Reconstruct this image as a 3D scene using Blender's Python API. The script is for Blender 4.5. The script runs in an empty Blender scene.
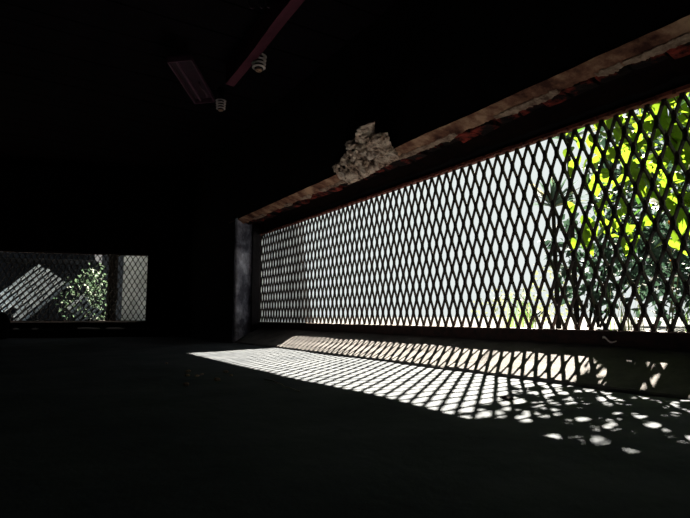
import bpy, bmesh, math, random
from mathutils import Vector, Matrix, noise, Euler

# ---------------------------------------------------------------- camera, sky, sun, exposure
S = bpy.context.scene
C = S.collection
EYE = 0.229                                    # the camera stands low, just above the floor
PITCH, YAW = math.radians(6.279), math.radians(31.712)
fw = Vector((math.sin(YAW)*math.cos(PITCH), math.cos(YAW)*math.cos(PITCH), math.sin(PITCH)))
rt = Vector((math.cos(YAW), -math.sin(YAW), 0)); up = rt.cross(fw)
cam = bpy.data.objects.new('camera', bpy.data.cameras.new('camera')); C.objects.link(cam)
M = Matrix((rt, up, -fw)).transposed().to_4x4(); M.translation = Vector((0, 0, EYE))
cam.matrix_world = M
cam.data.sensor_width = 36; cam.data.lens = 36*518/690; cam.data.clip_start = 0.02
S.camera = cam

W = bpy.data.worlds.new('sky'); S.world = W; W.use_nodes = True
bg = W.node_tree.nodes['Background']
bg.inputs['Color'].default_value = (0.90, 0.97, 0.95, 1); bg.inputs['Strength'].default_value = 0.90

SUN = Vector((-1.0, -0.50, -0.985)).normalized()          # the way the sunlight travels
sun = bpy.data.objects.new('sun', bpy.data.lights.new('sun', 'SUN')); C.objects.link(sun)
sun.data.energy = 82; sun.data.angle = math.radians(0.5); sun.data.color = (1.0, 0.90, 0.74)
sun.rotation_euler = SUN.to_track_quat('-Z', 'Y').to_euler(); sun.location = (8, 4, 9)

V = S.view_settings
V.view_transform = 'Standard'; V.look = 'None'; V.exposure = 0.0; V.gamma = 1.0; V.use_curve_mapping = False

random.seed(7)
PI = math.pi

# ---------------------------------------------------------------- helpers
def nz(x, y, z, s=1.0): return noise.noise(Vector((x*s, y*s, z*s)))

def mat(name, c1, c2=None, scale=6.0, rough=0.85, bump=0.0, bscale=None, transl=0.0, tcol=None, spec=0.3, metal=0.0, c3=None, stretch=None, contrast=(0.35, 0.65), coord='Object'):
    m = bpy.data.materials.new(name); m.use_nodes = True
    nt = m.node_tree; N = nt.nodes; L = nt.links
    b = N['Principled BSDF']; b.inputs['Roughness'].default_value = rough
    b.inputs['Specular IOR Level'].default_value = spec; b.inputs['Metallic'].default_value = metal
    tc = N.new('ShaderNodeNewGeometry' if coord == 'Position' else 'ShaderNodeTexCoord'); src = tc.outputs[coord]
    if stretch:
        mp = N.new('ShaderNodeMapping'); mp.inputs['Scale'].default_value = stretch
        L.new(src, mp.inputs['Vector']); src = mp.outputs['Vector']
    c2 = c2 or c1
    n = N.new('ShaderNodeTexNoise'); n.inputs['Scale'].default_value = scale
    n.inputs['Detail'].default_value = 8; n.inputs['Roughness'].default_value = 0.65
    L.new(src, n.inputs['Vector'])
    r = N.new('ShaderNodeValToRGB')
    r.color_ramp.elements[0].position = contrast[0]; r.color_ramp.elements[0].color = (*c1, 1)
    r.color_ramp.elements[1].position = contrast[1]; r.color_ramp.elements[1].color = (*c2, 1)
    if c3:
        e = r.color_ramp.elements.new((contrast[0]+contrast[1])/2); e.color = (*c3, 1)
    L.new(n.outputs['Fac'], r.inputs['Fac']); L.new(r.outputs['Color'], b.inputs['Base Color'])
    if bump:
        n2 = N.new('ShaderNodeTexNoise'); n2.inputs['Scale'].default_value = bscale or scale*4
        n2.inputs['Detail'].default_value = 10; n2.inputs['Roughness'].default_value = 0.7
        L.new(src, n2.inputs['Vector'])
        bp = N.new('ShaderNodeBump'); bp.inputs['Strength'].default_value = bump; bp.inputs['Distance'].default_value = 0.02
        L.new(n2.outputs['Fac'], bp.inputs['Height']); L.new(bp.outputs['Normal'], b.inputs['Normal'])
    if transl:
        t = N.new('ShaderNodeBsdfTranslucent')
        if tcol: t.inputs['Color'].default_value = (*tcol, 1)
        else: L.new(r.outputs['Color'], t.inputs['Color'])
        mx = N.new('ShaderNodeMixShader'); mx.inputs['Fac'].default_value = transl
        L.new(b.outputs['BSDF'], mx.inputs[1]); L.new(t.outputs['BSDF'], mx.inputs[2])
        L.new(mx.outputs['Shader'], N['Material Output'].inputs['Surface'])
    return m

def link(name, me, m=None, parent=None):
    o = bpy.data.objects.new(name, me); C.objects.link(o)
    if m is not None and not me.materials: me.materials.append(m)
    if parent: o.parent = parent
    return o

def from_bm(name, bm, m, parent=None, smooth=False):
    bmesh.ops.recalc_face_normals(bm, faces=bm.faces)
    me = bpy.data.meshes.new(name); bm.to_mesh(me); bm.free()
    if smooth:
        for p in me.polygons: p.use_smooth = True
    return link(name, me, m, parent)

def from_py(name, vs, fs, m, parent=None, smooth=False):
    me = bpy.data.meshes.new(name); me.from_pydata(vs, [], fs); me.update()
    if smooth:
        for p in me.polygons: p.use_smooth = True
    return link(name, me, m, parent)

def empty(name, loc=(0, 0, 0)):
    o = bpy.data.objects.new(name, None); C.objects.link(o); o.location = loc; o.empty_display_size = 0.05
    return o

def tag(o, label, cat=None, group=None, kind=None):
    o['label'] = label
    if cat: o['category'] = cat
    if group: o['group'] = group
    if kind: o['kind'] = kind
    return o

def box(bm, lo, hi, mtx=None):
    vs = [bm.verts.new(((lo[0], hi[0])[i & 1], (lo[1], hi[1])[(i >> 1) & 1], (lo[2], hi[2])[(i >> 2) & 1])) for i in range(8)]
    if mtx is not None:
        for v in vs: v.co = mtx @ v.co
    for f in ((0, 2, 3, 1), (4, 5, 7, 6), (0, 1, 5, 4), (2, 6, 7, 3), (0, 4, 6, 2), (1, 3, 7, 5)):
        bm.faces.new([vs[i] for i in f])
    return vs

def tube(bm, pts, r, n=8, r1=None):
    pts = [Vector(p) for p in pts]; rings = []
    for i, p in enumerate(pts):
        d = (pts[min(i+1, len(pts)-1)] - pts[max(i-1, 0)]).normalized()
        a = d.orthogonal().normalized() if i == 0 else (a - d*a.dot(d)).normalized()
        b = d.cross(a); rr = r if r1 is None else r + (r1-r)*i/(len(pts)-1)
        rings.append([bm.verts.new(p + (a*math.cos(2*PI*k/n) + b*math.sin(2*PI*k/n))*rr) for k in range(n)])
    for i in range(len(rings)-1):
        for k in range(n):
            bm.faces.new((rings[i][k], rings[i][(k+1) % n], rings[i+1][(k+1) % n], rings[i+1][k]))
    bm.faces.new(rings[0][::-1]); bm.faces.new(rings[-1])

def lathe(bm, prof, n=24, mtx=None):
    rings = []
    for r, z in prof:
        if r <= 1e-6: rings.append([bm.verts.new((0, 0, z))])
        else: rings.append([bm.verts.new((r*math.cos(2*PI*k/n), r*math.sin(2*PI*k/n), z)) for k in range(n)])
    for a, b in zip(rings, rings[1:]):
        for k in range(n):
            q = [a[k % len(a)], a[(k+1) % len(a)], b[(k+1) % len(b)], b[k % len(b)]]
            u = []
            for v in q:
                if v not in u: u.append(v)
            if len(u) > 2: bm.faces.new(u)
    if mtx is not None:
        for R in rings:
            for v in R: v.co = mtx @ v.co

def lump(bm, c, r, sub=3, amp=0.3, freq=2.0, seed=0.0, mtx=None):
    res = bmesh.ops.create_icosphere(bm, subdivisions=sub, radius=1.0)
    for v in res['verts']:
        p = v.co.copy()
        k = 1 + amp*(nz(p.x*freq+seed, p.y*freq, p.z*freq) + 0.5*nz(p.x*freq*2.6+seed, p.y*freq*2.6, p.z*freq*2.6) + 0.3*nz(p.x*freq*6, p.y*freq*6+seed, p.z*freq*6))
        p = Vector((p.x*r[0]*k, p.y*r[1]*k, p.z*r[2]*k))
        if mtx is not None: p = mtx @ p
        v.co = p + Vector(c)

# ---------------------------------------------------------------- materials
m_floor = mat('worn_concrete_floor', (0.049, 0.056, 0.066), (0.084, 0.092, 0.103), 3.2, 0.95, 0.25, 26, spec=0.03)
m_ramp = mat('rough_cement_ramp', (0.058, 0.057, 0.060), (0.108, 0.103, 0.102), 9, 0.9, 0.35, 40, spec=0.08)
m_black = mat('shade_black_plaster', (0.006, 0.0055, 0.006), (0.014, 0.011, 0.011), 4, 0.95, 0.4, 20, spec=0.05)  # near-black base colour carries the unlit room's shade
m_ceil = mat('shade_black_boards', (0.005, 0.004, 0.005), (0.010, 0.007, 0.009), 5, 0.95, 0.2, 20, spec=0.03)  # boards coloured near-black so the ceiling reads as deep shade
m_jamb = mat('flaking_grey_plaster', (0.09, 0.09, 0.12), (0.85, 0.85, 0.95), 5.5, 0.9, 0.5, 24, spec=0.15, c3=(0.36, 0.36, 0.44), contrast=(0.38, 0.66))
m_strip = mat('brown_cement_edge', (0.075, 0.022, 0.015), (0.60, 0.36, 0.23), 7, 0.9, 1.0, 110, spec=0.2, c3=(0.29, 0.13, 0.08), contrast=(0.36, 0.60))
m_flake = mat('pale_broken_plaster', (0.12, 0.07, 0.05), (0.52, 0.37, 0.28), 30, 0.95, 0.9, 60, spec=0.1)
m_recess = mat('shade_black_mortar', (0.004, 0.003, 0.003), (0.010, 0.005, 0.004), 9, 0.95, 0.5, 40, spec=0.02)  # shade of the recess is put into this colour
m_brick = mat('sooty_red_brick', (0.008, 0.004, 0.004), (0.36, 0.050, 0.035), 9, 0.9, 0.8, 45, spec=0.1, contrast=(0.49, 0.69), coord='Position')
m_rubble = mat('pale_rubble_mortar', (0.035, 0.018, 0.012), (0.95, 0.78, 0.64), 26, 0.95, 1.0, 90, spec=0.1, c3=(0.64, 0.45, 0.34), contrast=(0.38, 0.58))
m_stone = mat('grey_rubble_stone', (0.36, 0.25, 0.19), (0.95, 0.78, 0.66), 22, 0.95, 0.8, 70, spec=0.1)
m_mesh = mat('dark_painted_steel', (0.012, 0.010, 0.010), (0.035, 0.020, 0.016), 18, 0.65, 0.2, 60, spec=0.25)
m_rust = mat('rusty_red_steel', (0.05, 0.012, 0.008), (0.26, 0.07, 0.045), 12, 0.8, 0.4, 60, spec=0.2)
m_bar = mat('dark_flaking_steel', (0.008, 0.005, 0.005), (0.040, 0.016, 0.013), 30, 0.75, 0.4, 60, spec=0.2)
m_beam = mat('dull_crimson_timber', (0.055, 0.014, 0.024), (0.13, 0.036, 0.055), 5, 0.85, 0.3, 30, spec=0.1, stretch=(1, 0.25, 1))
m_tray = mat('dull_purple_metal', (0.020, 0.008, 0.015), (0.05, 0.020, 0.035), 6, 0.5, 0.1, 30, spec=0.4)
m_porc = mat('dirty_white_porcelain', (0.42, 0.36, 0.33), (0.70, 0.62, 0.58), 18, 0.35, 0.05, 40, spec=0.5)
m_brass = mat('brown_contact', (0.30, 0.17, 0.10), (0.42, 0.26, 0.17), 30, 0.5, spec=0.4)
m_dark = mat('black_fitting', (0.012, 0.010, 0.011), (0.02, 0.016, 0.018), 10, 0.8, spec=0.1)
m_sheet = mat('dirty_translucent_sheet', (0.135, 0.145, 0.155), (0.22, 0.235, 0.25), 4, 0.7, 0.2, 30, transl=0.75, spec=0.2, stretch=(1, 2.2, 0.6))
m_ground = mat('dry_pale_earth', (0.031, 0.037, 0.040), (0.045, 0.051, 0.055), 2.0, 0.95, 0.4, 14, spec=0.1)
m_leaf = mat('lime_green_leaf', (0.064, 0.130, 0.006), (0.110, 0.172, 0.010), 14, 0.45, 0, transl=0.72, spec=0.35)
m_leaf2 = mat('deep_green_leaf', (0.018, 0.060, 0.010), (0.042, 0.10, 0.014), 14, 0.45, 0, transl=0.6, spec=0.35)
m_hedge = mat('dull_green_foliage', (0.010, 0.024, 0.016), (0.026, 0.050, 0.032), 9, 0.6, 0, transl=0.35, spec=0.3)
m_pale = mat('pale_yellow_foliage', (0.10, 0.125, 0.05), (0.16, 0.17, 0.09), 9, 0.6, 0, transl=0.5, spec=0.3)
m_palm = mat('blue_green_palm_blade', (0.035, 0.07, 0.050), (0.09, 0.15, 0.10), 12, 0.45, 0, transl=0.3, spec=0.4)
m_straw = mat('dry_straw_blade', (0.26, 0.24, 0.13), (0.40, 0.38, 0.22), 12, 0.6, 0, transl=0.3, spec=0.2)
m_grass = mat('green_grass_blade', (0.06, 0.13, 0.025), (0.13, 0.22, 0.05), 12, 0.6, 0, transl=0.4, spec=0.2)
m_bark = mat('dark_bark', (0.007, 0.006, 0.006), (0.020, 0.015, 0.012), 20, 0.95, 0.8, 50, spec=0.05)
m_bush = mat('grey_green_bush_leaf', (0.018, 0.045, 0.028), (0.085, 0.13, 0.075), 14, 0.5, 0, transl=0.4, spec=0.3)
m_stem = mat('green_brown_stem', (0.04, 0.045, 0.015), (0.09, 0.08, 0.03), 20, 0.8, 0.2, 50)
m_orange = mat('orange_petal', (0.30, 0.10, 0.008), (0.40, 0.17, 0.015), 20, 0.6, 0, transl=0.4)
m_post = mat('blue_grey_timber', (0.10, 0.125, 0.15), (0.17, 0.20, 0.23), 10, 0.9, 0.3, 40, stretch=(1, 1, 0.2))
m_white = mat('whitewash', (0.50, 0.50, 0.48), (0.92, 0.92, 0.90), 5, 0.9, 0.3, 20, spec=0.1, contrast=(0.30, 0.62))
m_slat = mat('light_stripe_batten', (0.13, 0.155, 0.175), (0.33, 0.37, 0.40), 12, 0.85, 0.2, 40, spec=0.1)  # pale colour for battens that imitate stripes of light
m_yard = mat('pale_concrete_yard', (0.12, 0.12, 0.115), (0.19, 0.19, 0.18), 5, 0.9, 0.3, 30, spec=0.1)
m_shed = mat('shade_black_shed_board', (0.003, 0.004, 0.006), (0.008, 0.010, 0.014), 8, 0.9, 0.3, 30, spec=0.05)  # near-black colour puts the yard's shade into the boards
m_blue = mat('faded_blue_panel', (0.12, 0.17, 0.24), (0.25, 0.33, 0.42), 6, 0.8, 0.1, 30)
m_sack = mat('black_sacking', (0.010, 0.009, 0.009), (0.02, 0.018, 0.018), 20, 0.95, 0.4, 60, spec=0.03)
m_litedge = mat('sunlit_pale_steel_edge', (0.10, 0.06, 0.05), (0.34, 0.27, 0.24), 25, 0.6, 0.3, 60, spec=0.3)  # pale colour paints the sunlit line along the lower flange
m_rim = mat('highlight_plum_rim', (0.06, 0.022, 0.040), (0.12, 0.05, 0.08), 8, 0.45, 0.1, 30, spec=0.5)  # lighter than the tray plate to paint highlights on its edges
m_wire = mat('dull_grey_wire', (0.20, 0.18, 0.15), (0.32, 0.29, 0.24), 20, 0.6)

# ---------------------------------------------------------------- the room
X_IN, X_OUT, X_MESH = 1.58, 1.90, 1.885
T0, T1 = -0.80, 4.60                  # the opening in the right wall
CEIL = 1.88
ZB, ZT = 0.176, 0.993                 # mesh bottom and top
FA = math.radians(16)                 # the far wall stands askew
FU = Vector((-math.cos(FA), math.sin(FA), 0)); FN = Vector((math.sin(FA), math.cos(FA), 0))
FP = Vector((1.58, 6.108, 0))
def fpt(u, d, z): return FP + FU*u + FN*d + Vector((0, 0, z))
FM = Matrix(((FU.x, FN.x, 0, FP.x), (FU.y, FN.y, 0, FP.y), (0, 0, 1, 0), (0, 0, 0, 1)))   # local u, depth, z

# floor: a gently uneven cement screed with thickness
vs, fs = [], []
nx, ny = 64, 110
x0, x1, y0, y1 = -2.4, 1.60, -1.7, 7.4
for j in range(ny+1):
    for i in range(nx+1):
        x = x0+(x1-x0)*i/nx; y = y0+(y1-y0)*j/ny
        vs.append((x, y, 0.004*nz(x, y, 0, 1.7) + 0.0025*nz(x, y, 3, 6)-0.003))
for j in range(ny):
    for i in range(nx):
        a = j*(nx+1)+i; fs.append((a, a+1, a+nx+2, a+nx+1))
k = len(vs); vs += [(x0, y0, -0.15), (x1, y0, -0.15), (x1, y1, -0.15), (x0, y1, -0.15)]
fs.append((k+3, k+2, k+1, k))
tag(from_py('floor', vs, fs, m_floor, smooth=True), 'dark worn concrete floor with a patch of sunlight', 'floor', kind='structure')

# cement ramp rising from the floor to the foot of the mesh
vs, fs = [], []
prof = [(1.578, -0.02), (1.580, 0.002), (1.586, 0.009), (1.64, 0.029), (1.70, 0.053), (1.76, 0.078), (1.82, 0.103), (1.868, 0.123), (1.90, 0.126), (1.90, -0.02)]
n = 260
for j in range(n+1):
    y = T0 + (T1+0.012-T0)*j/n
    for q, (px, pz) in enumerate(prof):
        d = 0.0 if q in (0, 8, 9) else 0.0030*nz(px*3, y, 0, 5) + 0.0018*nz(px*3, y, 4, 16)
        lip = (-0.012*max(0, nz(0, y, 7, 7))-0.004*nz(0, y, 2, 22))*max(0, min(1, (2.3-y)/0.8)) if q in (1, 2) else 0
        vs.append((px + lip*-1, y, pz + d + (lip*0.4 if q == 2 else 0)))
P = len(prof)
for j in range(n):
    for q in range(P-1):
        a = j*P+q; fs.append((a, a+1, a+P+1, a+P))
fs.append(tuple(range(P))); fs.append(tuple(n*P+q for q in range(P))[::-1])
tag(from_py('trim_1', vs, fs, m_ramp), 'rough cement ramp sloping up from floor to the long mesh screen', 'ramp', kind='structure')

# right wall: plaster coloured near-black for shade, above the opening, behind and beyond it
wall_r = bpy.data.objects.new('wall_right', None)
bm = bmesh.new()
ya, yb = T0-0.9, T1
seg = 200
rows = []
for j in range(seg+1):
    y = ya+(yb-ya)*j/seg
    e = 0.006*nz(0, y, 0, 3)+0.003*nz(0, y, 5, 14)
    pr = [(X_IN+0.003, CEIL), (X_IN+0.004+0.004*nz(y, 1, 0, 2), 1.45), (X_IN+0.004, 1.25), (X_IN+0.002, 1.091+e), (X_IN+0.03, 1.088+e), (X_IN+0.05, 1.18), (X_IN+0.18, 1.18), (X_OUT-0.02, 1.004), (X_OUT, 1.004), (X_OUT, CEIL)]
    rows.append([bm.verts.new((p, y, q)) for p, q in pr])
for a, b in zip(rows, rows[1:]):
    for q in range(len(a)):
        r = (q+1) % len(a); bm.faces.new((a[q], a[r], b[r], b[q]))
bm.faces.new(rows[0]); bm.faces.new(rows[-1][::-1])
lo_ = [bm.verts.new((x, y, -0.02)) for x, y in ((X_IN, 4.395), (X_OUT+0.02, 4.64), (X_OUT+0.02, 6.30), (X_IN, 6.30))]      # beyond the far jamb
hi_ = [bm.verts.new((v.co.x, v.co.y, CEIL)) for v in lo_]
bm.faces.new(lo_); bm.faces.new(hi_)
for q in range(4): bm.faces.new((lo_[q], lo_[(q+1) % 4], hi_[(q+1) % 4], hi_[q]))
box(bm, (X_IN, -1.9, -0.02), (X_OUT, T0, CEIL))              # behind the camera
wall_r = from_bm('wall_right', bm, m_black)
tag(wall_r, 'shade-black wall holding the long mesh opening', 'wall', kind='structure')

# brown cement edge along the underside of the wall (a chamfered, chipped strip)
vs, fs = [], []
n = 900
for j in range(n+1):
    y = ya+(T1+0.005-ya)*j/n
    jag = 0.008*nz(0, y, 0, 6)+0.009*nz(0, y, 3, 17)+0.008*nz(0, y, 9, 55)
    e = 0.004*nz(0, y, 0, 3)+0.002*nz(0, y, 5, 14)
    pr = [(1.598, 1.097), (1.576+0.002*nz(y, 0, 0, 30), 1.087+e), (1.597, 1.079+0.003*nz(y, 1, 0, 18)), (1.620, 1.071+0.004*nz(y, 2, 0, 18)+jag*0.2), (1.640+jag*0.4, 1.064-jag*0.2), (1.652+jag, 1.059-jag*0.3), (1.662+jag, 1.076-jag*0.3), (1.655, 1.12)]
    for px, pz in pr: vs.append((px, y, pz))
P = 8
for j in range(n):
    for q in range(P):
        r = (q+1) % P; fs.append((j*P+q, j*P+r, (j+1)*P+r, (j+1)*P+q))
fs.append(tuple(range(P))); fs.append(tuple(n*P+q for q in range(P))[::-1])
edge = from_py('cement_edge', vs, fs, m_strip, wall_r, smooth=False)
edge['label'] = 'brown chipped cement edge under the wall'

# recess lining, its shade put in as near-black colour, between cement edge and frame
bm = bmesh.new(); rows = []
for j in range(241):
    y = ya+(T1+0.004-ya)*j/240
    w = 0.006*nz(0, y, 0, 9)+0.004*nz(0, y, 2, 30)
    rows.append([bm.verts.new((p, y, z)) for p, z in ((1.65, 1.084+w), (1.70, 1.086-w), (1.78, 1.074+w), (1.845, 1.047+w), (1.892, 1.008), (1.892, 1.19), (1.65, 1.19))])
for a, b in zip(rows, rows[1:]):
    for q in range(7):
        r = (q+1) % 7; bm.faces.new((a[q], a[r], b[r], b[q]))
bm.faces.new(rows[0]); bm.faces.new(rows[-1][::-1])
from_bm('mortar_bed', bm, m_recess, wall_r)

# sooty bricks laid on edge, their broken undersides hanging just behind the cement edge
brick_meshes = []
for s in range(5):
    bm = bmesh.new()
    res = bmesh.ops.create_cube(bm, size=1.0)
    bmesh.ops.subdivide_edges(bm, edges=bm.edges[:], cuts=2, use_grid_fill=True)
    for v in bm.verts:
        p = v.co
        v.co = Vector((p.x*0.075, p.y*0.104, p.z*0.060)) + Vector((nz(p.x*3+s*7, p.y*3, p.z*3), nz(p.x*3, p.y*3+s*7, p.z*3), nz(p.x*3, p.y*3, p.z*3+s*7)))*0.010
    bmesh.ops.recalc_face_normals(bm, faces=bm.faces)
    me = bpy.data.meshes.new('brick'); bm.to_mesh(me); bm.free(); me.materials.append(m_brick); brick_meshes.append(me)
y = -0.45; k = 0
while y < T1-0.06:
    o = link('brick', brick_meshes[random.randrange(5)], None, wall_r)
    o.location = (1.704+random.uniform(-0.006, 0.006), y, 1.090+random.uniform(-0.006, 0.014))
    o.rotation_euler = (random.uniform(-0.06, 0.06), random.uniform(0.02, 0.18), random.uniform(-0.04, 0.04))
    y += 0.119; k += 1

# flakes of pale plaster clinging under the cement edge
for i in range(34):
    y = random.choice((random.uniform(0.6, 2.1), random.uniform(0.6, 2.1), random.uniform(2.1, 4.2)))
    L_ = random.uniform(0.06, 0.22)
    bm = bmesh.new()
    pts = 16
    bot, top = [], []
    for q in range(pts+1):
        f = q/pts; h = 0.012*math.sin(PI*min(1, f*1.05))*(0.3+1.6*abs(nz(f*7, i*3.1, 0))+0.8*abs(nz(f*23, i*3.1, 4)))
        yy = y+(f-0.5)*L_
        bot.append((1.636+0.014*nz(f*6, i*1.7, 0)+0.008*nz(f*20, i*1.7, 5), yy, 1.064-0.003*f)); top.append((1.656+h, yy, 1.056-h*0.30))
    va = [bm.verts.new(p) for p in bot]; vb = [bm.verts.new(p) for p in top]
    vc = [bm.verts.new((p[0]+0.004, p[1], p[2]+0.012)) for p in top]; vd = [bm.verts.new((p[0]+0.006, p[1], p[2]+0.014)) for p in bot]
    R = [va, vb, vc, vd]
    for q in range(pts):
        for w in range(4): bm.faces.new((R[w][q], R[(w+1) % 4][q], R[(w+1) % 4][q+1], R[w][q+1]))
    bm.faces.new([r[0] for r in R]); bm.faces.new([r[-1] for r in R])
    from_bm('plaster_flake', bm, m_flake, wall_r)

# far jamb of the opening: thick plastered pier end, rough corner
bm = bmesh.new(); g = []
nu, nv = 16, 60
for i in range(nu+1):
    col = []
    for j in range(nv+1):
        f = i/nu; z = -0.01 + 1.11*j/nv
        px = X_IN-0.006+f*(X_OUT+0.006-X_IN)
        round_ = 0.016*max(0, 1-f*7)**2 + 0.010*max(0, 1-f*10)*nz(0, z, 0, 9)
        py = 4.366+(px-X_IN+0.006)*0.755 + round_ + 0.005*nz(f*2, z, 1, 4)+0.004*nz(f*2, z, 5, 13)
        px2 = px + (0.006*nz(3, z, 0, 8)+0.004*nz(3, z, 0, 23) if i == 0 else 0)
        col.append(bm.verts.new((px2, py, z)))
    g.append(col)
for i in range(nu):
    for j in range(nv): bm.faces.new((g[i][j], g[i+1][j], g[i+1][j+1], g[i][j+1]))
back = [[bm.verts.new((v.co.x, v.co.y+0.05, v.co.z)) for v in (g[i][0], g[i][-1])] for i in (0, nu)]
bm.faces.new([g[0][j] for j in range(nv+1)] + [back[0][1], back[0][0]])
bm.faces.new([g[nu][j] for j in range(nv+1)][::-1] + [back[1][0], back[1][1]])
jamb = from_bm('jamb', bm, m_jamb, wall_r, smooth=True)
jamb['label'] = 'grey flaking plaster face at the far end of the opening'

# far wall with a second mesh opening
U0, U1 = 0.406, 3.30
FZB, FZT = 0.176, 0.922
bm = bmesh.new()
for lo, hi in (((-0.02, 0, -0.02), (U0, 0.20, CEIL)), ((U0, 0, -0.02), (U1, 0.20, FZB-0.012)), ((U0, 0, FZT+0.012), (U1, 0.20, CEIL)), ((U1, 0, -0.02), (4.25, 0.20, CEIL))):
    box(bm, lo, hi, FM)
tag(from_bm('wall_far', bm, m_black), 'shade-black end wall with the small distant mesh opening', 'wall', kind='structure')
bm = bmesh.new()
rows = []
for j in range(61):
    u = U0-0.12+(U1-U0+0.2)*j/60; w = 0.006*nz(u, 0, 0, 7)
    rows.append([bm.verts.new(fpt(u, d, z)) for d, z in ((0.01, 0.055), (-0.10-w, 0.060), (-0.11-w, 0.083+w*0.5), (0.01, 0.100))])
for a, b in zip(rows, rows[1:]):
    for q in range(4): bm.faces.new((a[q], a[(q+1) % 4], b[(q+1) % 4], b[q]))
bm.faces.new(rows[0]); bm.faces.new(rows[-1][::-1])
tag(from_bm('trim_2', bm, m_black), 'dark ledge along the end wall below the distant mesh', 'ledge', kind='structure')

bm = bmesh.new(); box(bm, (-2.4, -1.9, -0.02), (-2.2, 7.4, CEIL))
tag(from_bm('wall_left', bm, m_black), 'unlit black wall on the left side of the room', 'wall', kind='structure')
bm = bmesh.new(); box(bm, (-2.2, -1.9, -0.02), (1.58, -1.7, CEIL))
tag(from_bm('wall_back', bm, m_black), 'unlit black wall behind the viewpoint', 'wall', kind='structure')

# ceiling of dark boards
ceil = None
bm = bmesh.new(); box(bm, (-2.4, -1.9, CEIL+0.03), (1.92, 7.5, CEIL+0.10))
ceil = tag(from_bm('ceiling', bm, m_ceil), 'black board ceiling with a dull crimson joist', 'ceiling', kind='structure')
bm = bmesh.new(); box(bm, (-2.15, -0.075, 0), (2.03, 0.075, 0.03)); 
bmesh.ops.recalc_face_normals(bm, faces=bm.faces)
bme = bpy.data.meshes.new('ceiling_board'); bm.to_mesh(bme); bm.free(); bme.materials.append(m_ceil)
for i in range(59):
    o = link('ceiling_board', bme, None, ceil); o.location = (-0.15, -1.80+i*0.157, CEIL+random.uniform(-0.003, 0.003))

# joist
bm = bmesh.new(); rows = []
for j in range(80):
    y = -1.5+4.66*j/79; w = 0.004*nz(0, y, 0, 2)+0.002*nz(0, y, 3, 9); c = 1.031+0.0325*(y-2.095)
    rows.append([bm.verts.new(p) for p in ((c-0.027+w, y, 1.731-w), (c+0.029+w, y, 1.728), (c+0.029+w, y, CEIL+0.002), (c-0.027+w, y, CEIL+0.002))])
for a, b in zip(rows, rows[1:]):
    for q in range(4): bm.faces.new((a[q], a[(q+1) % 4], b[(q+1) % 4], b[q]))
bm.faces.new(rows[0]); bm.faces.new(rows[-1][::-1])
tag(from_bm('ceiling_joist', bm, m_beam), 'dull crimson timber joist running under the black ceiling', 'joist')

# ---------------------------------------------------------------- expanded metal screens
def lattice(bm, umin, umax, z0, z1, w, rows_, sw, th, mtx):
    """expanded-metal sheet in the local plane d=0; u along, z up"""
    hz = (z1-z0)/rows_; hw = w/2
    n = int(round((umax-umin)/hw))
    def jit(i, j): return (0.0022*nz(i*0.7, j*0.9, 1.0), 0.0020*nz(i*0.6, j*0.8, 8.0))
    for i in range(n):
        for j in range(rows_+1):
            if (i+j) % 2: continue
            for dj in (1, -1):
                if not 0 <= j+dj <= rows_: continue
                a = jit(i, j); b = jit(i+1, j+dj)
                p = Vector((umin+i*hw+a[0], 0, z0+j*hz+a[1])); q = Vector((umin+(i+1)*hw+b[0], 0, z0+(j+dj)*hz+b[1]))
                d = (q-p).normalized(); s = Vector((-d.z, 0, d.x)); nrm = Vector((0, 1, 0))
                s2 = (s*math.cos(1.2)+nrm*math.sin(1.2)*dj); n2 = d.cross(s2)
                vv = []
                for e in (p-d*0.004, q+d*0.004):
                    for A, B in ((-1, -1), (1, -1), (1, 1), (-1, 1)):
                        vv.append(bm.verts.new(mtx @ (e+s2*sw/2*A+n2*th/2*B)))
                for k in range(4): bm.faces.new((vv[k], vv[(k+1) % 4], vv[4+(k+1) % 4], vv[4+k]))
    # bonds where strands meet
    for i in range(n+1):
        for j in range(rows_+1):
            if (i+j) % 2: continue
            a = jit(i, j); c = Vector((umin+i*hw+a[0], 0, z0+j*hz+a[1])); hh = min(0.021, hz*0.30)
            pts = [(0, -hh*1.25), (sw*0.72, -hh*0.45), (sw*0.72, hh*0.45), (0, hh*1.25), (-sw*0.72, hh*0.45), (-sw*0.72, -hh*0.45)]
            if j == 0: pts = [(x, max(z, -0.004)) for x, z in pts]
            if j == rows_: pts = [(x, min(z, 0.004)) for x, z in pts]
            f = [bm.verts.new(mtx @ (c+Vector((x, -th*0.75, z)))) for x, z in pts]; g_ = [bm.verts.new(mtx @ (c+Vector((x, th*0.75, z)))) for x, z in pts]
            bm.faces.new(f); bm.faces.new(g_[::-1])
            for k in range(6): bm.faces.new((f[k], g_[k], g_[(k+1) % 6], f[(k+1) % 6]))

def raw(name, bm, m, parent=None):
    me = bpy.data.meshes.new(name); bm.to_mesh(me); bm.free(); return link(name, me, m, parent)

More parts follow.
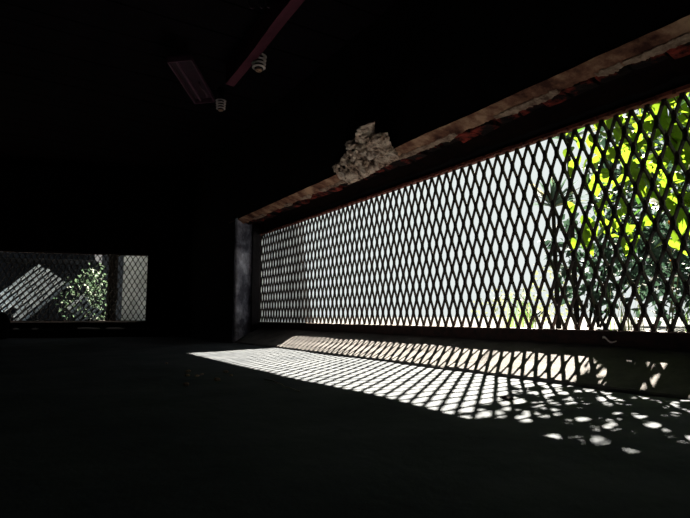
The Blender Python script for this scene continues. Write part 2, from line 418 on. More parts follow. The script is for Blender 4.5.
screen = empty('mesh_screen', (X_MESH, 1.8, 0.12))
tag(screen, 'long dark expanded metal screen with rusty red top rail beside the sunlit ramp', 'mesh screen')
sm = Matrix.Translation((0, -1.8, -0.12))
RM = sm @ Matrix(((0, 1, 0, 0), (1, 0, 0, 0), (0, 0, 1, 0), (0, 0, 0, 1)))     # u -> world y, d -> world x
bm = bmesh.new(); lattice(bm, T0+0.03, T1-0.012, ZB, ZT, 0.0587, 11, 0.0120, 0.0060, RM)
raw('mesh_sheet', bm, m_mesh, screen)
def bar(name, lo, hi, m, parent, off, jit_=0.0, axis=1, nseg=1):
    bm = bmesh.new(); rows = []
    for j in range(nseg+1):
        f = j/nseg; r = []
        for a, b in ((0, 0), (1, 0), (1, 1), (0, 1)):
            y = lo[1]+(hi[1]-lo[1])*f
            p = Vector((lo[0]+(hi[0]-lo[0])*a, y, lo[2]+(hi[2]-lo[2])*b))
            p += Vector((jit_*nz(a, y*9, b), 0, jit_*nz(a+5, y*9, b)))
            r.append(bm.verts.new(p-Vector(off)))
        rows.append(r)
    for A, B in zip(rows, rows[1:]):
        for q in range(4): bm.faces.new((A[q], A[(q+1) % 4], B[(q+1) % 4], B[q]))
    bm.faces.new(rows[0]); bm.faces.new(rows[-1][::-1])
    return from_bm(name, bm, m, parent)
off = (X_MESH, 1.8, 0.12)
b1 = bar('bottom_rail', (1.862, T0+0.01, 0.118), (1.869, T1-0.02, 0.172), m_bar, screen, off, 0.002, nseg=200)
b1['label'] = 'dark flaking lower angle rail'
bar('bottom_rail', (1.863, T0+0.01, 0.171), (1.899, T1-0.002, 0.176), m_litedge, screen, off, 0.0015, nseg=200)
b2 = bar('top_rail', (1.858, T0+0.01, 0.991), (1.864, T1-0.02, 1.004), m_rust, screen, off, 0.003, nseg=200)
b2['label'] = 'rusty red upper angle rail'
bar('top_rail', (1.862, T0+0.01, 0.992), (1.899, T1-0.002, 0.997), m_rust, screen, off, 0.0015, nseg=200)
bar('side_rail', (1.872, T1-0.014, 0.176), (1.899, T1-0.005, 0.993), m_bar, screen, off)
bar('side_rail', (1.872, T0+0.006, 0.176), (1.899, T0+0.016, 0.993), m_bar, screen, off)
bm = bmesh.new()
q0 = [(1.765, 4.492), (1.886, 4.583), (1.868, 4.549), (1.765, 4.470)]
lo_ = [bm.verts.new(Vector((x, y, 0.085))-Vector(off)) for x, y in q0]; hi_ = [bm.verts.new(Vector((x, y, 1.06))-Vector(off)) for x, y in q0]
bm.faces.new(lo_); bm.faces.new(hi_)
for q in range(4): bm.faces.new((lo_[q], lo_[(q+1) % 4], hi_[(q+1) % 4], hi_[q]))
from_bm('side_post', bm, m_dark, screen)
# weld tabs along the top rail
tb = bmesh.new(); box(tb, (-0.003, -0.006, -0.008), (0.003, 0.006, 0.010)); bmesh.ops.recalc_face_normals(tb, faces=tb.faces)
tabm = bpy.data.meshes.new('weld_tab'); tb.to_mesh(tabm); tb.free(); tabm.materials.append(m_rust)
i = 0; y = 0.62
while y < T1-0.05:
    o = link('weld_tab', tabm, None, screen); o.location = Vector((1.857, y, 0.993))-Vector(off)
    o.rotation_euler = (random.uniform(-0.3, 0.3), 0, 0); y += 0.0587

fscreen = empty('mesh_screen', fpt((U0+U1)/2, 0.05, FZB-0.012))
tag(fscreen, 'small distant expanded metal screen in the end wall on the left', 'mesh screen')
FT = Matrix.Translation(-fscreen.location) @ FM
lm = FT @ Matrix.Translation((0, 0.05, 0))
bm = bmesh.new(); lattice(bm, U0, U1, FZB, FZT, 0.0575, 15, 0.0085, 0.0045, lm); raw('mesh_sheet', bm, m_mesh, fscreen)
for nm, lo, hi in (('bottom_rail', (U0, 0.03, FZB-0.011), (U1, 0.07, FZB+0.003)), ('top_rail', (U0, 0.03, FZT-0.003), (U1, 0.07, FZT+0.011)), ('side_rail', (U0+0.001, 0.03, FZB+0.003), (U0+0.012, 0.07, FZT-0.003)), ('side_rail', (U1-0.012, 0.03, FZB+0.003), (U1-0.001, 0.07, FZT-0.003))):
    bm = bmesh.new(); box(bm, lo, hi, FT); from_bm(nm, bm, m_bar, fscreen)

# ---------------------------------------------------------------- rubble breaking out over the lintel edge
rub = empty('rubble_patch', (1.57, 2.32, 1.07))
tag(rub, 'crumbling lump of pale rubble masonry bulging above the brown cement edge', 'rubble')
outline = [(2.634, 1.113), (2.607, 1.145), (2.571, 1.173), (2.484, 1.211), (2.467, 1.252), (2.369, 1.282), (2.299, 1.3), (2.239, 1.287), (2.254, 1.259), (2.23, 1.203), (2.175, 1.204), (2.117, 1.19), (2.105, 1.144), (2.084, 1.105), (2.042, 1.073), (2.03, 1.033), (2.109, 1.034), (2.294, 1.012), (2.485, 0.998), (2.607, 1.068)]
def inside(y, z):
    c = False; n_ = len(outline)
    for i in range(n_):
        (ya_, za_), (yb_, zb_) = outline[i], outline[(i+1) % n_]
        if (za_ > z) != (zb_ > z) and y < (yb_-ya_)*(z-za_)/(zb_-za_)+ya_: c = not c
    return c
def edged(y, z):
    best = 9
    n_ = len(outline)
    for i in range(n_):
        a = Vector((*outline[i], 0)); b = Vector((*outline[(i+1) % n_], 0)); p = Vector((y, z, 0))
        t = max(0, min(1, (p-a).dot(b-a)/(b-a).length_squared)); best = min(best, (p-(a+(b-a)*t)).length)
    return best
def over(x, y, z):            # the broken face leans out into the room towards its top
    k = 1-0.42*max(0, z-1.06)
    return x*k, y*k, EYE+(z-EYE)*k
bm = bmesh.new(); N_ = 120; M_ = 56; grid = {}
for i in range(N_+1):
    for j in range(M_+1):
        y = 2.00+0.66*i/N_; z = 0.99+0.32*j/M_
        if inside(y, z):
            e = edged(y, z); h = 0.040*min(1, e/0.045)**0.6
            h += 0.045*nz(y, z, 0, 8)*min(1, e/0.03) + 0.050*(0.22-abs(nz(y, z, 4, 17)))*min(1, e/0.02)+0.026*(0.2-abs(nz(y, z, 7, 45)))*min(1, e/0.01)
            px_, py_, pz_ = over(X_IN-max(h, 0.002), y, z)
            grid[i, j] = bm.verts.new((px_-rub.location.x, py_-rub.location.y, pz_-rub.location.z))
for (i, j) in list(grid):
    q = [(i, j), (i+1, j), (i+1, j+1), (i, j+1)]
    if all(k in grid for k in q): bm.faces.new([grid[k] for k in q])
be = [e for e in bm.edges if len(e.link_faces) == 1]
r = bmesh.ops.extrude_edge_only(bm, edges=be)
for v in r['geom']:
    if isinstance(v, bmesh.types.BMVert):
        a = v.co+rub.location; k = (X_IN+0.012)/a.x          # the root widens back into the wall
        v.co = Vector((X_IN+0.012, a.y*k, max(1.0, a.z-0.01)))-rub.location
from_bm('mortar_mass', bm, m_rubble, rub)
st = [(2.56, 1.10, .040), (2.43, 1.20, .040), (2.40, 1.08, .042), (2.31, 1.255, .030), (2.30, 1.14, .040), (2.20, 1.08, .036), (2.15, 1.165, .028), (2.50, 1.05, .032), (2.27, 1.05, .028)]
for i, (y, z, r_) in enumerate(st):
    x, y, z = over(X_IN-0.045, y, z); bm = bmesh.new(); lump(bm, (x-rub.location.x, y-rub.location.y, z-rub.location.z), (r_*0.6, r_*0.85, r_*0.55), 3, 0.75, 1.5, i*5.3)
    from_bm('stone', bm, m_stone if i % 2 else m_rubble, rub)

# ---------------------------------------------------------------- ceiling fittings
def insulator(x, y, zlow, s, label):
    t = empty('ribbed_insulator', (x, y, zlow))
    tag(t, label, 'insulator', 'ribbed fittings under the ceiling')
    bm = bmesh.new()
    lathe(bm, [(0, 0.012*s), (0.027*s, 0.012*s), (0.027*s, 0.106*s), (0, 0.106*s)]); from_bm('core', bm, m_dark, t, smooth=True)
    for k in range(4):
        z = (0.020+0.024*k)*s; R_ = (0.040+0.002*k)*s
        bm = bmesh.new(); lathe(bm, [(0.0265*s, z), (R_, z), (R_+0.003*s, z+0.003*s), (R_, z+0.007*s), (0.0265*s, z+0.008*s)]); from_bm('rib', bm, m_porc, t, smooth=True)
    bm = bmesh.new(); lathe(bm, [(0, 0.0), (0.018*s, 0.0), (0.022*s, 0.004*s), (0.022*s, 0.012*s), (0.013*s, 0.0125*s), (0, 0.0125*s)]); cp = from_bm('end_cap', bm, m_brass, t, smooth=True)
    for q in (-1, 1):
        bm = bmesh.new(); lathe(bm, [(0, -0.001*s), (0.004*s, -0.001*s), (0.004*s, 0.003*s), (0, 0.003*s)], 10, Matrix.Translation((q*0.008*s, q*0.003*s, 0))); from_bm('contact_hole', bm, m_dark, cp)
    bm = bmesh.new(); top = CEIL-zlow
    lathe(bm, [(0, 0.104*s), (0.026*s, 0.104*s), (0.030*s, 0.125*s), (0.030*s, top), (0, top)]); from_bm('holder', bm, m_dark, t, smooth=True)
    return t
insulator(1.108, 2.768, 1.675, 0.95, 'brighter ribbed porcelain insulator with brown end cap beside the crimson joist')
insulator(1.137, 3.560, 1.710, 0.80, 'fainter ribbed insulator deeper in the dark near the metal tray')

# tilted metal tray fitting
tr = empty('metal_tray', (0.844, 3.222, 1.72))
tag(tr, 'dull purple metal tray fitting hanging tilted below the black ceiling', 'light fitting')
ax = Vector((0.324, 0.548, 0.0)).normalized(); ay = Vector((0.50, -0.86, 0.10)).normalized(); ay = (ay-ax*ay.dot(ax)).normalized(); az = ax.cross(ay)
TM = Matrix((ax, ay, az)).transposed().to_4x4()
sgn = 1 if az.z > 0 else -1
def tbox(name, lo, hi, m, parent):
    lo = list(lo); hi = list(hi)
    if sgn < 0: lo[2], hi[2] = -hi[2], -lo[2]
    bm = bmesh.new(); box(bm, lo, hi, TM); o = from_bm(name, bm, m, parent)
    bv = o.modifiers.new('bevel', 'BEVEL'); bv.width = 0.003; bv.segments = 2
    return o
tbox('tray_plate', (-0.30, -0.072, 0.020), (0.30, 0.072, 0.028), m_tray, tr)
for y_ in (-0.072, 0.064): tbox('tray_rim', (-0.30, y_, -0.012), (0.30, y_+0.008, 0.020), m_rim, tr)
for x_ in (-0.30, 0.292): tbox('tray_rim', (x_, -0.064, -0.012), (x_+0.008, 0.064, 0.020), m_rim, tr)
tbox('ridge', (-0.28, -0.030, -0.004), (0.27, -0.016, 0.020), m_rim, tr)
bm = bmesh.new(); tube(bm, [TM @ Vector((0.02+0.2*f, 0.030+0.02*math.sin(PI*f), sgn*(-0.012-0.014*math.sin(PI*f)+(0.026 if f in (0, 1) else 0)))) for f in [q/10 for q in range(11)]], 0.005)
from_bm('curved_handle', bm, m_rim, tr, smooth=True)
for q in (-0.2, 0.2):
    bm = bmesh.new(); p = TM @ Vector((q, 0, sgn*0.024)); tube(bm, [p, Vector((p.x, p.y, CEIL-1.72))], 0.004); from_bm('hanger_rod', bm, m_dark, tr)
# hooks
for i, (x, y) in enumerate(((0.858, 2.290), (0.895, 2.260), (0.925, 2.240))):
    bm = bmesh.new(); tube(bm, [(x, y, CEIL+0.004), (x, y, 1.76), (x+0.006, y, 1.742), (x+0.020, y, 1.738), (x+0.028, y, 1.755)], 0.0035)
    tag(from_bm('ceiling_hook', bm, m_tray, smooth=True), 'tiny dark hook in the row of three near the top of the frame', 'hook', 'ceiling hooks')

# ---------------------------------------------------------------- small things inside
bm = bmesh.new()
pts = [(0.752+0.006*math.sin(i*0.5)-0.03*(i/14)**2, 1.77-0.33*i/14, 0.001+0.003*abs(math.sin(i*0.7))) for i in range(15)]
tube(bm, pts, 0.0022, 6)
tag(from_bm('bent_wire', bm, m_wire, smooth=True), 'thin bent wire lying on the dark floor beside the sun patch', 'wire')
for i in range(9):
    x = random.uniform(0.45, 0.85); y = random.uniform(1.7, 2.7); r_ = random.uniform(0.006, 0.012)
    bm = bmesh.new(); lump(bm, (0, 0, 0), (r_, r_*1.3, r_*0.55), 2, 0.4, 1.4, i*3.3)
    o = from_bm('cement_crumb', bm, m_flake); o.location = (x, y, r_*0.45-0.003)
    tag(o, 'small cement crumb scattered on the dark floor near the wire', 'crumb', 'crumbs on the floor')
bm = bmesh.new(); lump(bm, (0, 0, 0), (0.010, 0.020, 0.005), 3, 0.4, 1.4, 44)
o = from_bm('cement_crumb', bm, m_black); o.location = (1.16, 1.02, 0.002)
tag(o, 'dark flat chip lying in the dappled sunlight below the ramp', 'crumb')
# twisted paint flake hanging off the lower rail
bm = bmesh.new(); rows = []
for i in range(9):
    f = i/8; c = Vector((1.856-0.010*math.sin(f*3), 1.165-0.055*f, 0.148-0.014*f+0.006*math.sin(f*7))); a = f*2.2
    w = Vector((math.cos(a)*0.3, 0.2, math.sin(a)+0.4)).normalized()*0.005*(1.1-f*0.7); t_ = Vector((0.0015, 0, 0))
    rows.append([bm.verts.new(p) for p in (c-w, c+w, c+w+t_, c-w+t_)])
for A, B in zip(rows, rows[1:]):
    for q in range(4): bm.faces.new((A[q], A[(q+1) % 4], B[(q+1) % 4], B[q]))
bm.faces.new(rows[0]); bm.faces.new(rows[-1][::-1])
tag(from_bm('paint_flake', bm, m_porc), 'pale curled paint flake hanging on the dark lower rail', 'flake')
# black sack against the far ledge and pale chips on the ledge
bm = bmesh.new(); lump(bm, (0, 0, 0.0), (0.30, 0.13, 0.20), 4, 0.22, 1.3, 9)
for v in bm.verts: v.co.z = max(v.co.z, -0.125)
o = from_bm('black_sack', bm, m_sack, smooth=True); o.location = fpt(1.96, -0.33, 0.115); o.rotation_euler = (0, 0, -FA)
tag(o, 'black slumped sack on the floor below the distant mesh', 'sack')
for i, (u, L_) in enumerate(((0.72, 0.09), (0.98, 0.11), (1.50, 0.03), (1.68, 0.03))):
    bm = bmesh.new(); lump(bm, (0, 0, 0), (L_, 0.022, 0.010), 3, 0.35, 1.6, 20+i*4)
    o = from_bm('plaster_chip', bm, m_porc); o.location = fpt(u, -0.080, 0.094); o.rotation_euler = (0, 0, -FA)
    tag(o, ['longest pale plaster chip on the far dark ledge, nearest the white end', 'pale plaster chip on the far dark ledge below the green bush', 'tiny pale chip on the far ledge, second from left', 'tiny pale chip on the far ledge, leftmost of them'][i], 'plaster chip', 'chips on the far ledge')

# ---------------------------------------------------------------- outside, right
vs, fs = [], []
nx, ny = 60, 60
for j in range(ny+1):
    for i in range(nx+1):
        a = i/nx; b = j/ny
        x = 1.90+(a**2)*38.1; y = -14+54*b
        vs.append((x, y, 0.118+(0.015*nz(x, y, 0, 1.5) if a > 0.05 else 0)))
for j in range(ny):
    for i in range(nx):
        a = j*(nx+1)+i; fs.append((a, a+1, a+nx+2, a+nx+1))
tag(from_py('ground', vs, fs, m_ground, smooth=True), 'dry pale earth outside the long mesh screen', 'ground', kind='structure')

# grey translucent sheet leaning outside the far end of the screen
bm = bmesh.new(); rows = []
for j in range(25):
    z = 0.13+0.93*j/24
    e0 = 3.64+0.19*(z-0.13)/0.9+0.012*nz(0, z, 0, 5); r = []
    for i in range(31):
        f = i/30; y = e0+(4.62-e0)*f
        r.append(bm.verts.new((1.945-0.015*(z-0.13)+0.005*math.sin(y*40)+0.004*nz(y, z, 0, 4), y, z)))
    rows.append(r)
for A, B in zip(rows, rows[1:]):
    for i in range(30): bm.faces.new((A[i], A[i+1], B[i+1], B[i]))
o = from_bm('plastic_sheet', bm, m_sheet, smooth=True); so = o.modifiers.new('thickness', 'SOLIDIFY'); so.thickness = 0.003
tag(o, 'dirty grey translucent sheet propped outside the far end of the long screen', 'sheet')

# leaves ---------------------------------------------------------------
def leaf_mesh(name, m, L_=1.0, Wd=0.62, fold=0.16, curl=0.14):
    st_ = [(0.0, 0.10), (0.12, 0.62), (0.32, 1.0), (0.55, 0.88), (0.78, 0.48), (1.0, 0.0)]
    vs, fs = [], []
    for f, w in st_:
        z = -curl*f*f*L_
        vs += [(f*L_, -w*Wd/2*L_, z+fold*w*Wd/2*L_), (f*L_, 0, z), (f*L_, w*Wd/2*L_, z+fold*w*Wd/2*L_)]
    for i in range(len(st_)-1):
        a = i*3; fs += [(a, a+1, a+4, a+3), (a+1, a+2, a+5, a+4)]
    me = bpy.data.meshes.new(name); me.from_pydata(vs, [], fs); me.update(); me.materials.append(m)
    return me
LM = [leaf_mesh('leaf', m_leaf, 1, 0.66, 0.22, 0.18), leaf_mesh('leaf', m_leaf, 1, 0.56, 0.30, 0.30), leaf_mesh('leaf', m_leaf2, 1, 0.60, 0.25, 0.2)]

shrub = empty('leafy_creeper', (2.55, 1.20, 0.14))
tag(shrub, 'bright lime green broad-leaved creeper hanging outside the near end of the screen', 'creeper')
sloc = shrub.location.copy()
# stems
for i in range(9):
    bx_ = 2.30+0.07*i; by = random.uniform(0.3, 1.2)
    p = Vector((bx_, by, 0.14)); pts = [p.copy()]
    tx = Vector((random.uniform(2.15, 2.9), random.uniform(0.2, 1.7), random.uniform(1.2, 1.9)))
    for q in range(1, 9):
        f = q/8; pts.append(p.lerp(tx, f)+Vector((0.05*nz(i*3, f*3, 0), 0.08*nz(i*3, f*3, 4), 0)))
    bm = bmesh.new(); tube(bm, [a-sloc for a in pts], 0.007, 6, 0.003); from_bm('stem', bm, m_stem, shrub, smooth=True)
cnt = 0
while cnt < 300:
    x = random.uniform(2.08, 2.90); z = random.uniform(0.52, 1.85)
    lim = 0.700*x+0.10*nz(x*2, z*2.5, 3)+0.03*nz(x*7, z*7, 1)
    y = random.uniform(0.15, 1.95)
    if y > lim: continue
    low = 0.56+0.12*nz(x*3, y*3, 8)+0.10*max(0, 1.1-y)
    if z < low: continue
    if random.random() < 0.30*(1 if nz(x*3, y*3, z*3) < -0.08 else 0): continue
    s = random.uniform(0.075, 0.125)
    o = link('leaf', LM[random.choice((0, 0, 0, 1, 1, 1, 2))], None, shrub)
    o.location = Vector((x, y, z))-sloc
    o.rotation_euler = (random.uniform(-0.6, 0.6), random.uniform(0.2, 1.35), random.uniform(0, 2*PI)); o.scale = (s, s, s)
    cnt += 1

def leaf_cloud(name, m, blobs, nleaf, smin, smax, parent, seed, cut=None, wd=0.5):
    rnd = random.Random(seed); vs, fs = [], []
    loc = parent.location
    base = [(0, 0, 0), (0.35, -wd/2, 0.06), (0.35, wd/2, 0.06), (1.0, 0, -0.12), (0.35, 0, 0)]
    for _ in range(nleaf):
        c, r = blobs[rnd.randrange(len(blobs))]
        while True:
            d = Vector((rnd.uniform(-1, 1), rnd.uniform(-1, 1), rnd.uniform(-1, 1)))
            if d.length < 1: break
        p = Vector((c[0]+d.x*r[0], c[1]+d.y*r[1], max(0.16, c[2]+d.z*r[2])))
        s = rnd.uniform(smin, smax)
        R = Euler((rnd.uniform(0, 6.3), rnd.uniform(-0.4, 1.3), rnd.uniform(0, 6.3))).to_matrix()
        k = len(vs); vs += [tuple(p-loc+R @ (Vector(b)*s)) for b in base]
        fs += [(k, k+1, k+4), (k+1, k+3, k+4), (k+3, k+2, k+4), (k+2, k, k+4)]
    o = from_py(name, vs, fs, m, parent); o['kind'] = 'stuff'
    return o

more = leaf_cloud('foliage', m_leaf, [((2.45, 0.75, 1.45), (0.32, 0.60, 0.42)), ((2.35, 0.45, 0.95), (0.25, 0.38, 0.42)), ((2.55, 1.05, 1.15), (0.35, 0.45, 0.45)), ((2.5, 1.25, 1.7), (0.35, 0.45, 0.25)), ((2.4, 1.15, 0.85), (0.28, 0.40, 0.28)), ((2.45, 0.95, 1.1), (0.30, 0.40, 0.30)), ((2.3, 0.8, 0.75), (0.22, 0.35, 0.25)), ((2.5, 1.55, 1.62), (0.32, 0.24, 0.22)), ((2.45, 1.35, 1.4), (0.3, 0.3, 0.25))], 880, 0.07, 0.12, shrub, 77, wd=0.62)

def shrub_bg(loc, label, m, blobs, n_, smin, smax, seed, nst=6, top=1.0, wd=0.5):
    t = empty('garden_shrub', loc); tag(t, label, 'shrub', 'shrubs in the garden outside')
    leaf_cloud('foliage', m, blobs, n_, smin, smax, t, seed, wd=wd)
    rnd = random.Random(seed)
    for i in range(nst):
        c, r = blobs[i % len(blobs)]
        e = Vector((c[0]+rnd.uniform(-.7, .7)*r[0], c[1]+rnd.uniform(-.7, .7)*r[1], c[2]+rnd.uniform(0, .8)*r[2]))-Vector(loc)
        bm = bmesh.new(); tube(bm, [(0.05*i-0.1, 0.04*(i % 3), 0), e*0.5+Vector((0.06, 0, 0.05)), e], 0.012, 6, 0.004); from_bm('stem', bm, m_bark, t)
    return t
shrub_bg((4.3, 2.75, 0.13), 'dull dark green shrub standing behind the lime creeper', m_hedge, [((4.3, 2.75, 0.75), (0.5, 0.28, 0.5)), ((4.5, 2.2, 0.6), (0.5, 0.5, 0.45)), ((4.4, 2.4, 1.3), (0.5, 0.35, 0.5)), ((4.2, 2.0, 1.6), (0.5, 0.5, 0.5))], 1900, 0.07, 0.13, 11)
shrub_bg((6.1, 2.3, 0.13), 'dull green shrub with open gaps at the near right behind the grass', m_hedge, [((6.1, 2.1, 0.6), (0.6, 0.45, 0.45)), ((6.1, 2.6, 1.1), (0.6, 0.5, 0.5)), ((6.0, 2.3, 1.9), (0.6, 0.6, 0.5)), ((6.2, 3.1, 0.9), (0.4, 0.4, 0.5))], 1500, 0.10, 0.18, 12)
shrub_bg((7.0, 5.6, 0.13), 'low pale yellow-green shrub against the white sky', m_pale, [((7.0, 5.9, 0.40), (0.6, 0.9, 0.3)), ((6.9, 5.1, 0.6), (0.5, 0.5, 0.5))], 420, 0.05, 0.10, 13)

# spiky palms
def spiky(loc, n_, L0, L1, label, seed, tilt=(0.1, 1.35), m=m_palm):
    rnd = random.Random(seed); t = empty('spiky_palm', loc); tag(t, label, 'palm')
    for i in range(n_):
        a = rnd.uniform(0, 2*PI); th = rnd.uniform(*tilt); L_ = rnd.uniform(L0, L1); w0 = rnd.uniform(0.012, 0.021)
        d = Vector((math.sin(th)*math.cos(a), math.sin(th)*math.sin(a), math.cos(th))); s = Vector((-math.sin(a), math.cos(a), 0)); nn = d.cross(s)
        vs, fs = [], []
        for q in range(6):
            f = q/5; c = d*L_*f+Vector((0, 0, -0.18*L_*f*f)); w = w0*(1-f)**0.7+0.0008
            vs += [tuple(c-s*w+nn*w*0.4), tuple(c), tuple(c+s*w+nn*w*0.4)]
        for q in range(5):
            k = q*3; fs += [(k, k+1, k+4, k+3), (k+1, k+2, k+5, k+4)]
        from_py('blade', vs, fs, m_straw if rnd.random() < 0.22 else m, t)
    return t
def palm_trunk(t, h, r0):
    bm = bmesh.new(); tube(bm, [(0, 0, -h), (0.01, 0.01, -h*0.5), (0, 0, 0.01)], r0, 10, r0*0.7); from_bm('trunk', bm, m_bark, t, smooth=True)
t = spiky((3.05, 2.22, 0.97), 70, 0.16, 0.32, 'dark spiky palm rosette at the edge of the lime leaves', 3); palm_trunk(t, 0.85, 0.018)
t = spiky((3.75, 2.56, 1.68), 64, 0.22, 0.44, 'taller spiky palm head just under the top rail', 4); palm_trunk(t, 1.56, 0.022)

# grass tufts, flowers, post
def tuft(loc, n_, h0, h1, label, seed, spread=0.12):
    rnd = random.Random(seed); t = empty('grass_tuft', loc); tag(t, label, 'grass tuft', 'grass tufts by the near end of the screen')
    for i in range(n_):
        a = rnd.uniform(0, 2*PI); h = rnd.uniform(h0, h1); ln = rnd.uniform(0.05, 0.5)*h; w0 = rnd.uniform(0.002, 0.005)
        b0 = Vector((rnd.uniform(-spread, spread), rnd.uniform(-spread, spread), 0)); s = Vector((-math.sin(a), math.cos(a), 0))
        vs, fs = [], []
        for q in range(5):
            f = q/4; c = b0+Vector((math.cos(a)*ln*f*f, math.sin(a)*ln*f*f, h*f*(1-0.25*f))); w = w0*(1-f*0.9)
            vs += [tuple(c-s*w), tuple(c+s*w)]
        for q in range(4): fs.append((q*2, q*2+1, q*2+3, q*2+2))
        from_py('blade', vs, fs, m_straw if rnd.random() < 0.3 else m_grass, t)
GL = ['thin green grass tuft at the foot of the screen, nearest the right frame edge', 'thin grass tuft at the foot of the screen, second from the right frame edge', 'thin grass tuft below the lime leaves, in the middle of the row', 'thin grass tuft below the lime leaves, fourth from the right frame edge', 'thin grass tuft below the dark palm rosette, farthest along the screen']
for i, (x, y) in enumerate(((3.30, 1.42), (3.35, 1.92), (3.95, 1.75), (3.3, 2.75), (3.7, 3.1))):
    tuft((x, y, 0.118), 40, 0.14, 0.50, GL[i], 30+i)
t = empty('flowering_plant', (3.05, 1.50, 0.118)); tag(t, 'thin plant with small orange flowers beside the blue-grey post', 'flower')
for i, (x, y, z) in enumerate(((0, -0.03, 0.615), (0.03, -0.06, 0.565), (-0.02, -0.045, 0.40))):
    bm = bmesh.new(); tube(bm, [(0, 0.02*i, 0), (x+0.01, y*0.5+0.01, z*0.5), (x, y, z)], 0.003, 6); from_bm('stalk', bm, m_stem, t)
    fl = empty('flower_head', (x, y, z)); fl.parent = t
    for k in range(6):
        o = link('petal', leaf_mesh('petal', m_orange, 0.035, 0.7, 0.2, -0.2), None, fl); o.rotation_euler = (0, -0.5, k*PI/3)
bm = bmesh.new(); box(bm, (-0.03, -0.03, 0), (0.03, 0.03, 0.66))
for v in bm.verts:
    if v.co.z > 0.5: v.co.x *= 0.9; v.co.z += 0.02*(v.co.y > 0)
o = from_bm('fence_post', bm, m_post); o.location = (3.55, 1.56, 0.112)
bv = o.modifiers.new('bevel', 'BEVEL'); bv.width = 0.006; bv.segments = 2
tag(o, 'short blue-grey timber post outside the screen at the right frame edge', 'post')

# ---------------------------------------------------------------- outside, beyond the end wall
vs = [tuple(fpt(u, d, 0.10)) for u, d in ((-6.0, 0.2), (6.0, 0.2), (6.0, 9), (-6.0, 9))]
bm = bmesh.new()
gx = []
for i in range(25):
    gx.append([bm.verts.new(fpt(-0.25+6.25*i/24, 0.2+3.8*j/16, 0.155+0.012*nz(i*0.7, j*0.7, 0))) for j in range(17)])
for i in range(24):
    for j in range(16): bm.faces.new((gx[i][j], gx[i+1][j], gx[i+1][j+1], gx[i][j+1]))
tag(from_bm('yard_ground', bm, m_yard, smooth=True), 'pale yard beyond the small distant mesh', 'ground', kind='structure')
# whitewashed return wall at the right of the far view
bm = bmesh.new(); box(bm, (-1.2, 1.75, 0.10), (0.90, 1.95, 1.9), FM)
tag(from_bm('yard_wall', bm, m_white), 'whitewashed wall seen through the right end of the distant mesh', 'wall', kind='structure')
# unseen eave added to keep sun out of the far opening
bm = bmesh.new(); box(bm, (-1.4, 0.19, 1.34), (3.8, 0.95, 1.42), FM)
tag(from_bm('added_eave', bm, m_shed), 'unseen eave slab added to block sun at the distant mesh opening', 'eave', kind='structure')
# dark shed behind everything
sh = empty('timber_shed', fpt(2.2, 3.0, 0.14)); tag(sh, 'shade-black timber shed at the back of the yard beyond the distant mesh', 'shed')
SI = Matrix.Translation(-sh.location) @ FM
bm = bmesh.new(); box(bm, (1.0, 3.02, 0.14), (4.6, 3.3, 1.75), SI); from_bm('shed_body', bm, m_shed, sh)
bm = bmesh.new(); box(bm, (-0.092, -0.012, 0), (0.092, 0.0, 1.60)); bmesh.ops.recalc_face_normals(bm, faces=bm.faces)
sbm = bpy.data.meshes.new('shed_board'); bm.to_mesh(sbm); bm.free(); sbm.materials.append(m_shed)
for i in range(19):
    o = link('shed_board', sbm, None, sh); p = fpt(1.10+i*0.19, 3.015-0.01*(i % 2), 0.14)-sh.location; o.location = p; o.rotation_euler = (0, 0, -FA)
bm = bmesh.new(); box(bm, (0.95, 2.75, 1.75), (4.8, 3.4, 1.82), SI); from_bm('shed_roof', bm, m_shed, sh)
# shed canopy seen as a dark band
bm = bmesh.new(); box(bm, (1.35, 2.1, 1.06), (2.75, 3.0, 1.20), SI); from_bm('canopy', bm, m_shed, sh)

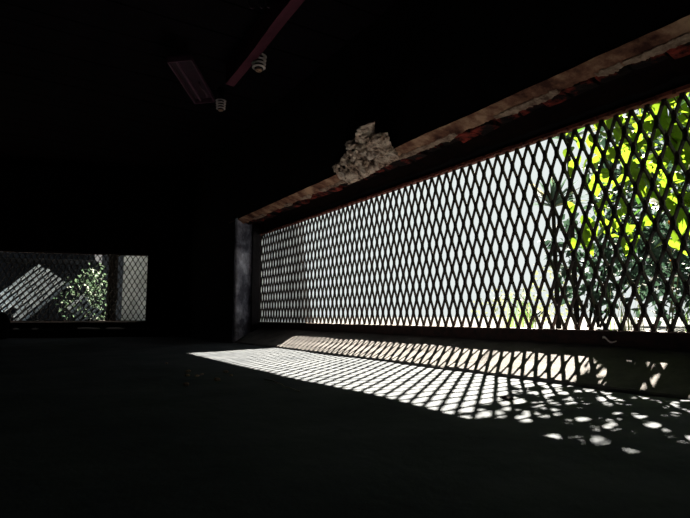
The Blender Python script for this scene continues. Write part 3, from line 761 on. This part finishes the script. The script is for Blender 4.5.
# pale diagonal battens added to stand in for stripes of light
def light_stripe_panel(u, d, z, ang, n_, L_, label, pitch=0.075, wid=0.034):
    t = empty('light_stripe_panel', fpt(u, d, z)); tag(t, label, 'slatted panel', 'battens standing in for light stripes')
    ca, sa = math.cos(ang), math.sin(ang)
    def tr_(a, b, c):     # a along batten, b across, c depth
        h_ = a*sa+b*ca; w = FU*-1*(a*ca-b*sa)+Vector((0, 0, 1))*(h_*0.78-c*0.62)+FN*(c*0.78+h_*0.62)
        return w
    for i in range(n_):
        b = (i-(n_-1)/2)*pitch; LL = L_*(0.8+0.3*random.random()); sh_ = random.uniform(-0.06, 0.06)
        bm = bmesh.new(); vs_ = box(bm, (-LL/2+sh_, b-wid/2, -0.008), (LL/2+sh_, b+wid/2, 0.008))
        for v in vs_: v.co = tr_(*v.co)
        from_bm('batten', bm, m_slat, t)
    for a in (-0.3*L_, 0.3*L_):
        bm = bmesh.new(); hb = (n_-1)/2*pitch+0.05
        vs_ = box(bm, (a-0.02, -hb, 0.009), (a+0.02, hb, 0.030))
        for v in vs_: v.co = tr_(*v.co)
        from_bm('cross_rail', bm, m_shed, t)
light_stripe_panel(1.93, 1.25, 0.53, math.radians(58), 8, 0.80, 'pale diagonal battens standing in for light stripes, left of the distant mesh')
light_stripe_panel(1.32, 1.40, 0.30, math.radians(58), 6, 0.30, 'smaller pale battens standing in for bright glints low before the far bush')
bm = bmesh.new(); box(bm, (-0.10, -0.01, 0), (0.10, 0.01, 0.74)); o = from_bm('blue_panel', bm, m_blue); o.location = fpt(2.30, 0.85, 0.155); o.rotation_euler = (0, 0, -FA)
tag(o, 'faded blue upright panel at the left frame edge beyond the distant mesh', 'panel')

# tree trunk and bush
bm = bmesh.new(); rows = []
for j in range(30):
    z = 0.13+1.9*j/29
    rows.append([bm.verts.new(fpt(0.955, 1.20, 0)+Vector(((0.062+0.020*nz(math.cos(k)*2, math.sin(k)*2, z*5))*math.cos(k*PI/7), (0.062+0.020*nz(math.cos(k)*2, math.sin(k)*2, z*5))*math.sin(k*PI/7), z))) for k in range(14)])
for A, B in zip(rows, rows[1:]):
    for k in range(14): bm.faces.new((A[k], A[(k+1) % 14], B[(k+1) % 14], B[k]))
bm.faces.new(rows[0][::-1]); bm.faces.new(rows[-1])
tag(from_bm('tree_trunk', bm, m_bark, smooth=True), 'rough dark tree trunk in front of the whitewashed yard wall', 'tree trunk')
bt = empty('yard_bush', fpt(1.35, 1.9, 0.155)); tag(bt, 'dark green bush between the batten panels and the tree trunk', 'bush')
bl = [(tuple(fpt(1.50, 1.9, 0.50)), (0.30, 0.25, 0.34)), (tuple(fpt(1.25, 1.9, 0.40)), (0.22, 0.2, 0.30)), (tuple(fpt(1.30, 1.9, 0.78)), (0.2, 0.2, 0.25))]
leaf_cloud('foliage', m_bush, bl, 420, 0.04, 0.08, bt, 51)
for i in range(4):
    bm = bmesh.new(); tube(bm, [(0.03*i, 0, -0.02), (0.06*i-0.08, 0.02, 0.25), (0.14*i-0.2, 0.04, 0.5)], 0.008, 6, 0.003); from_bm('stem', bm, m_bark, bt)
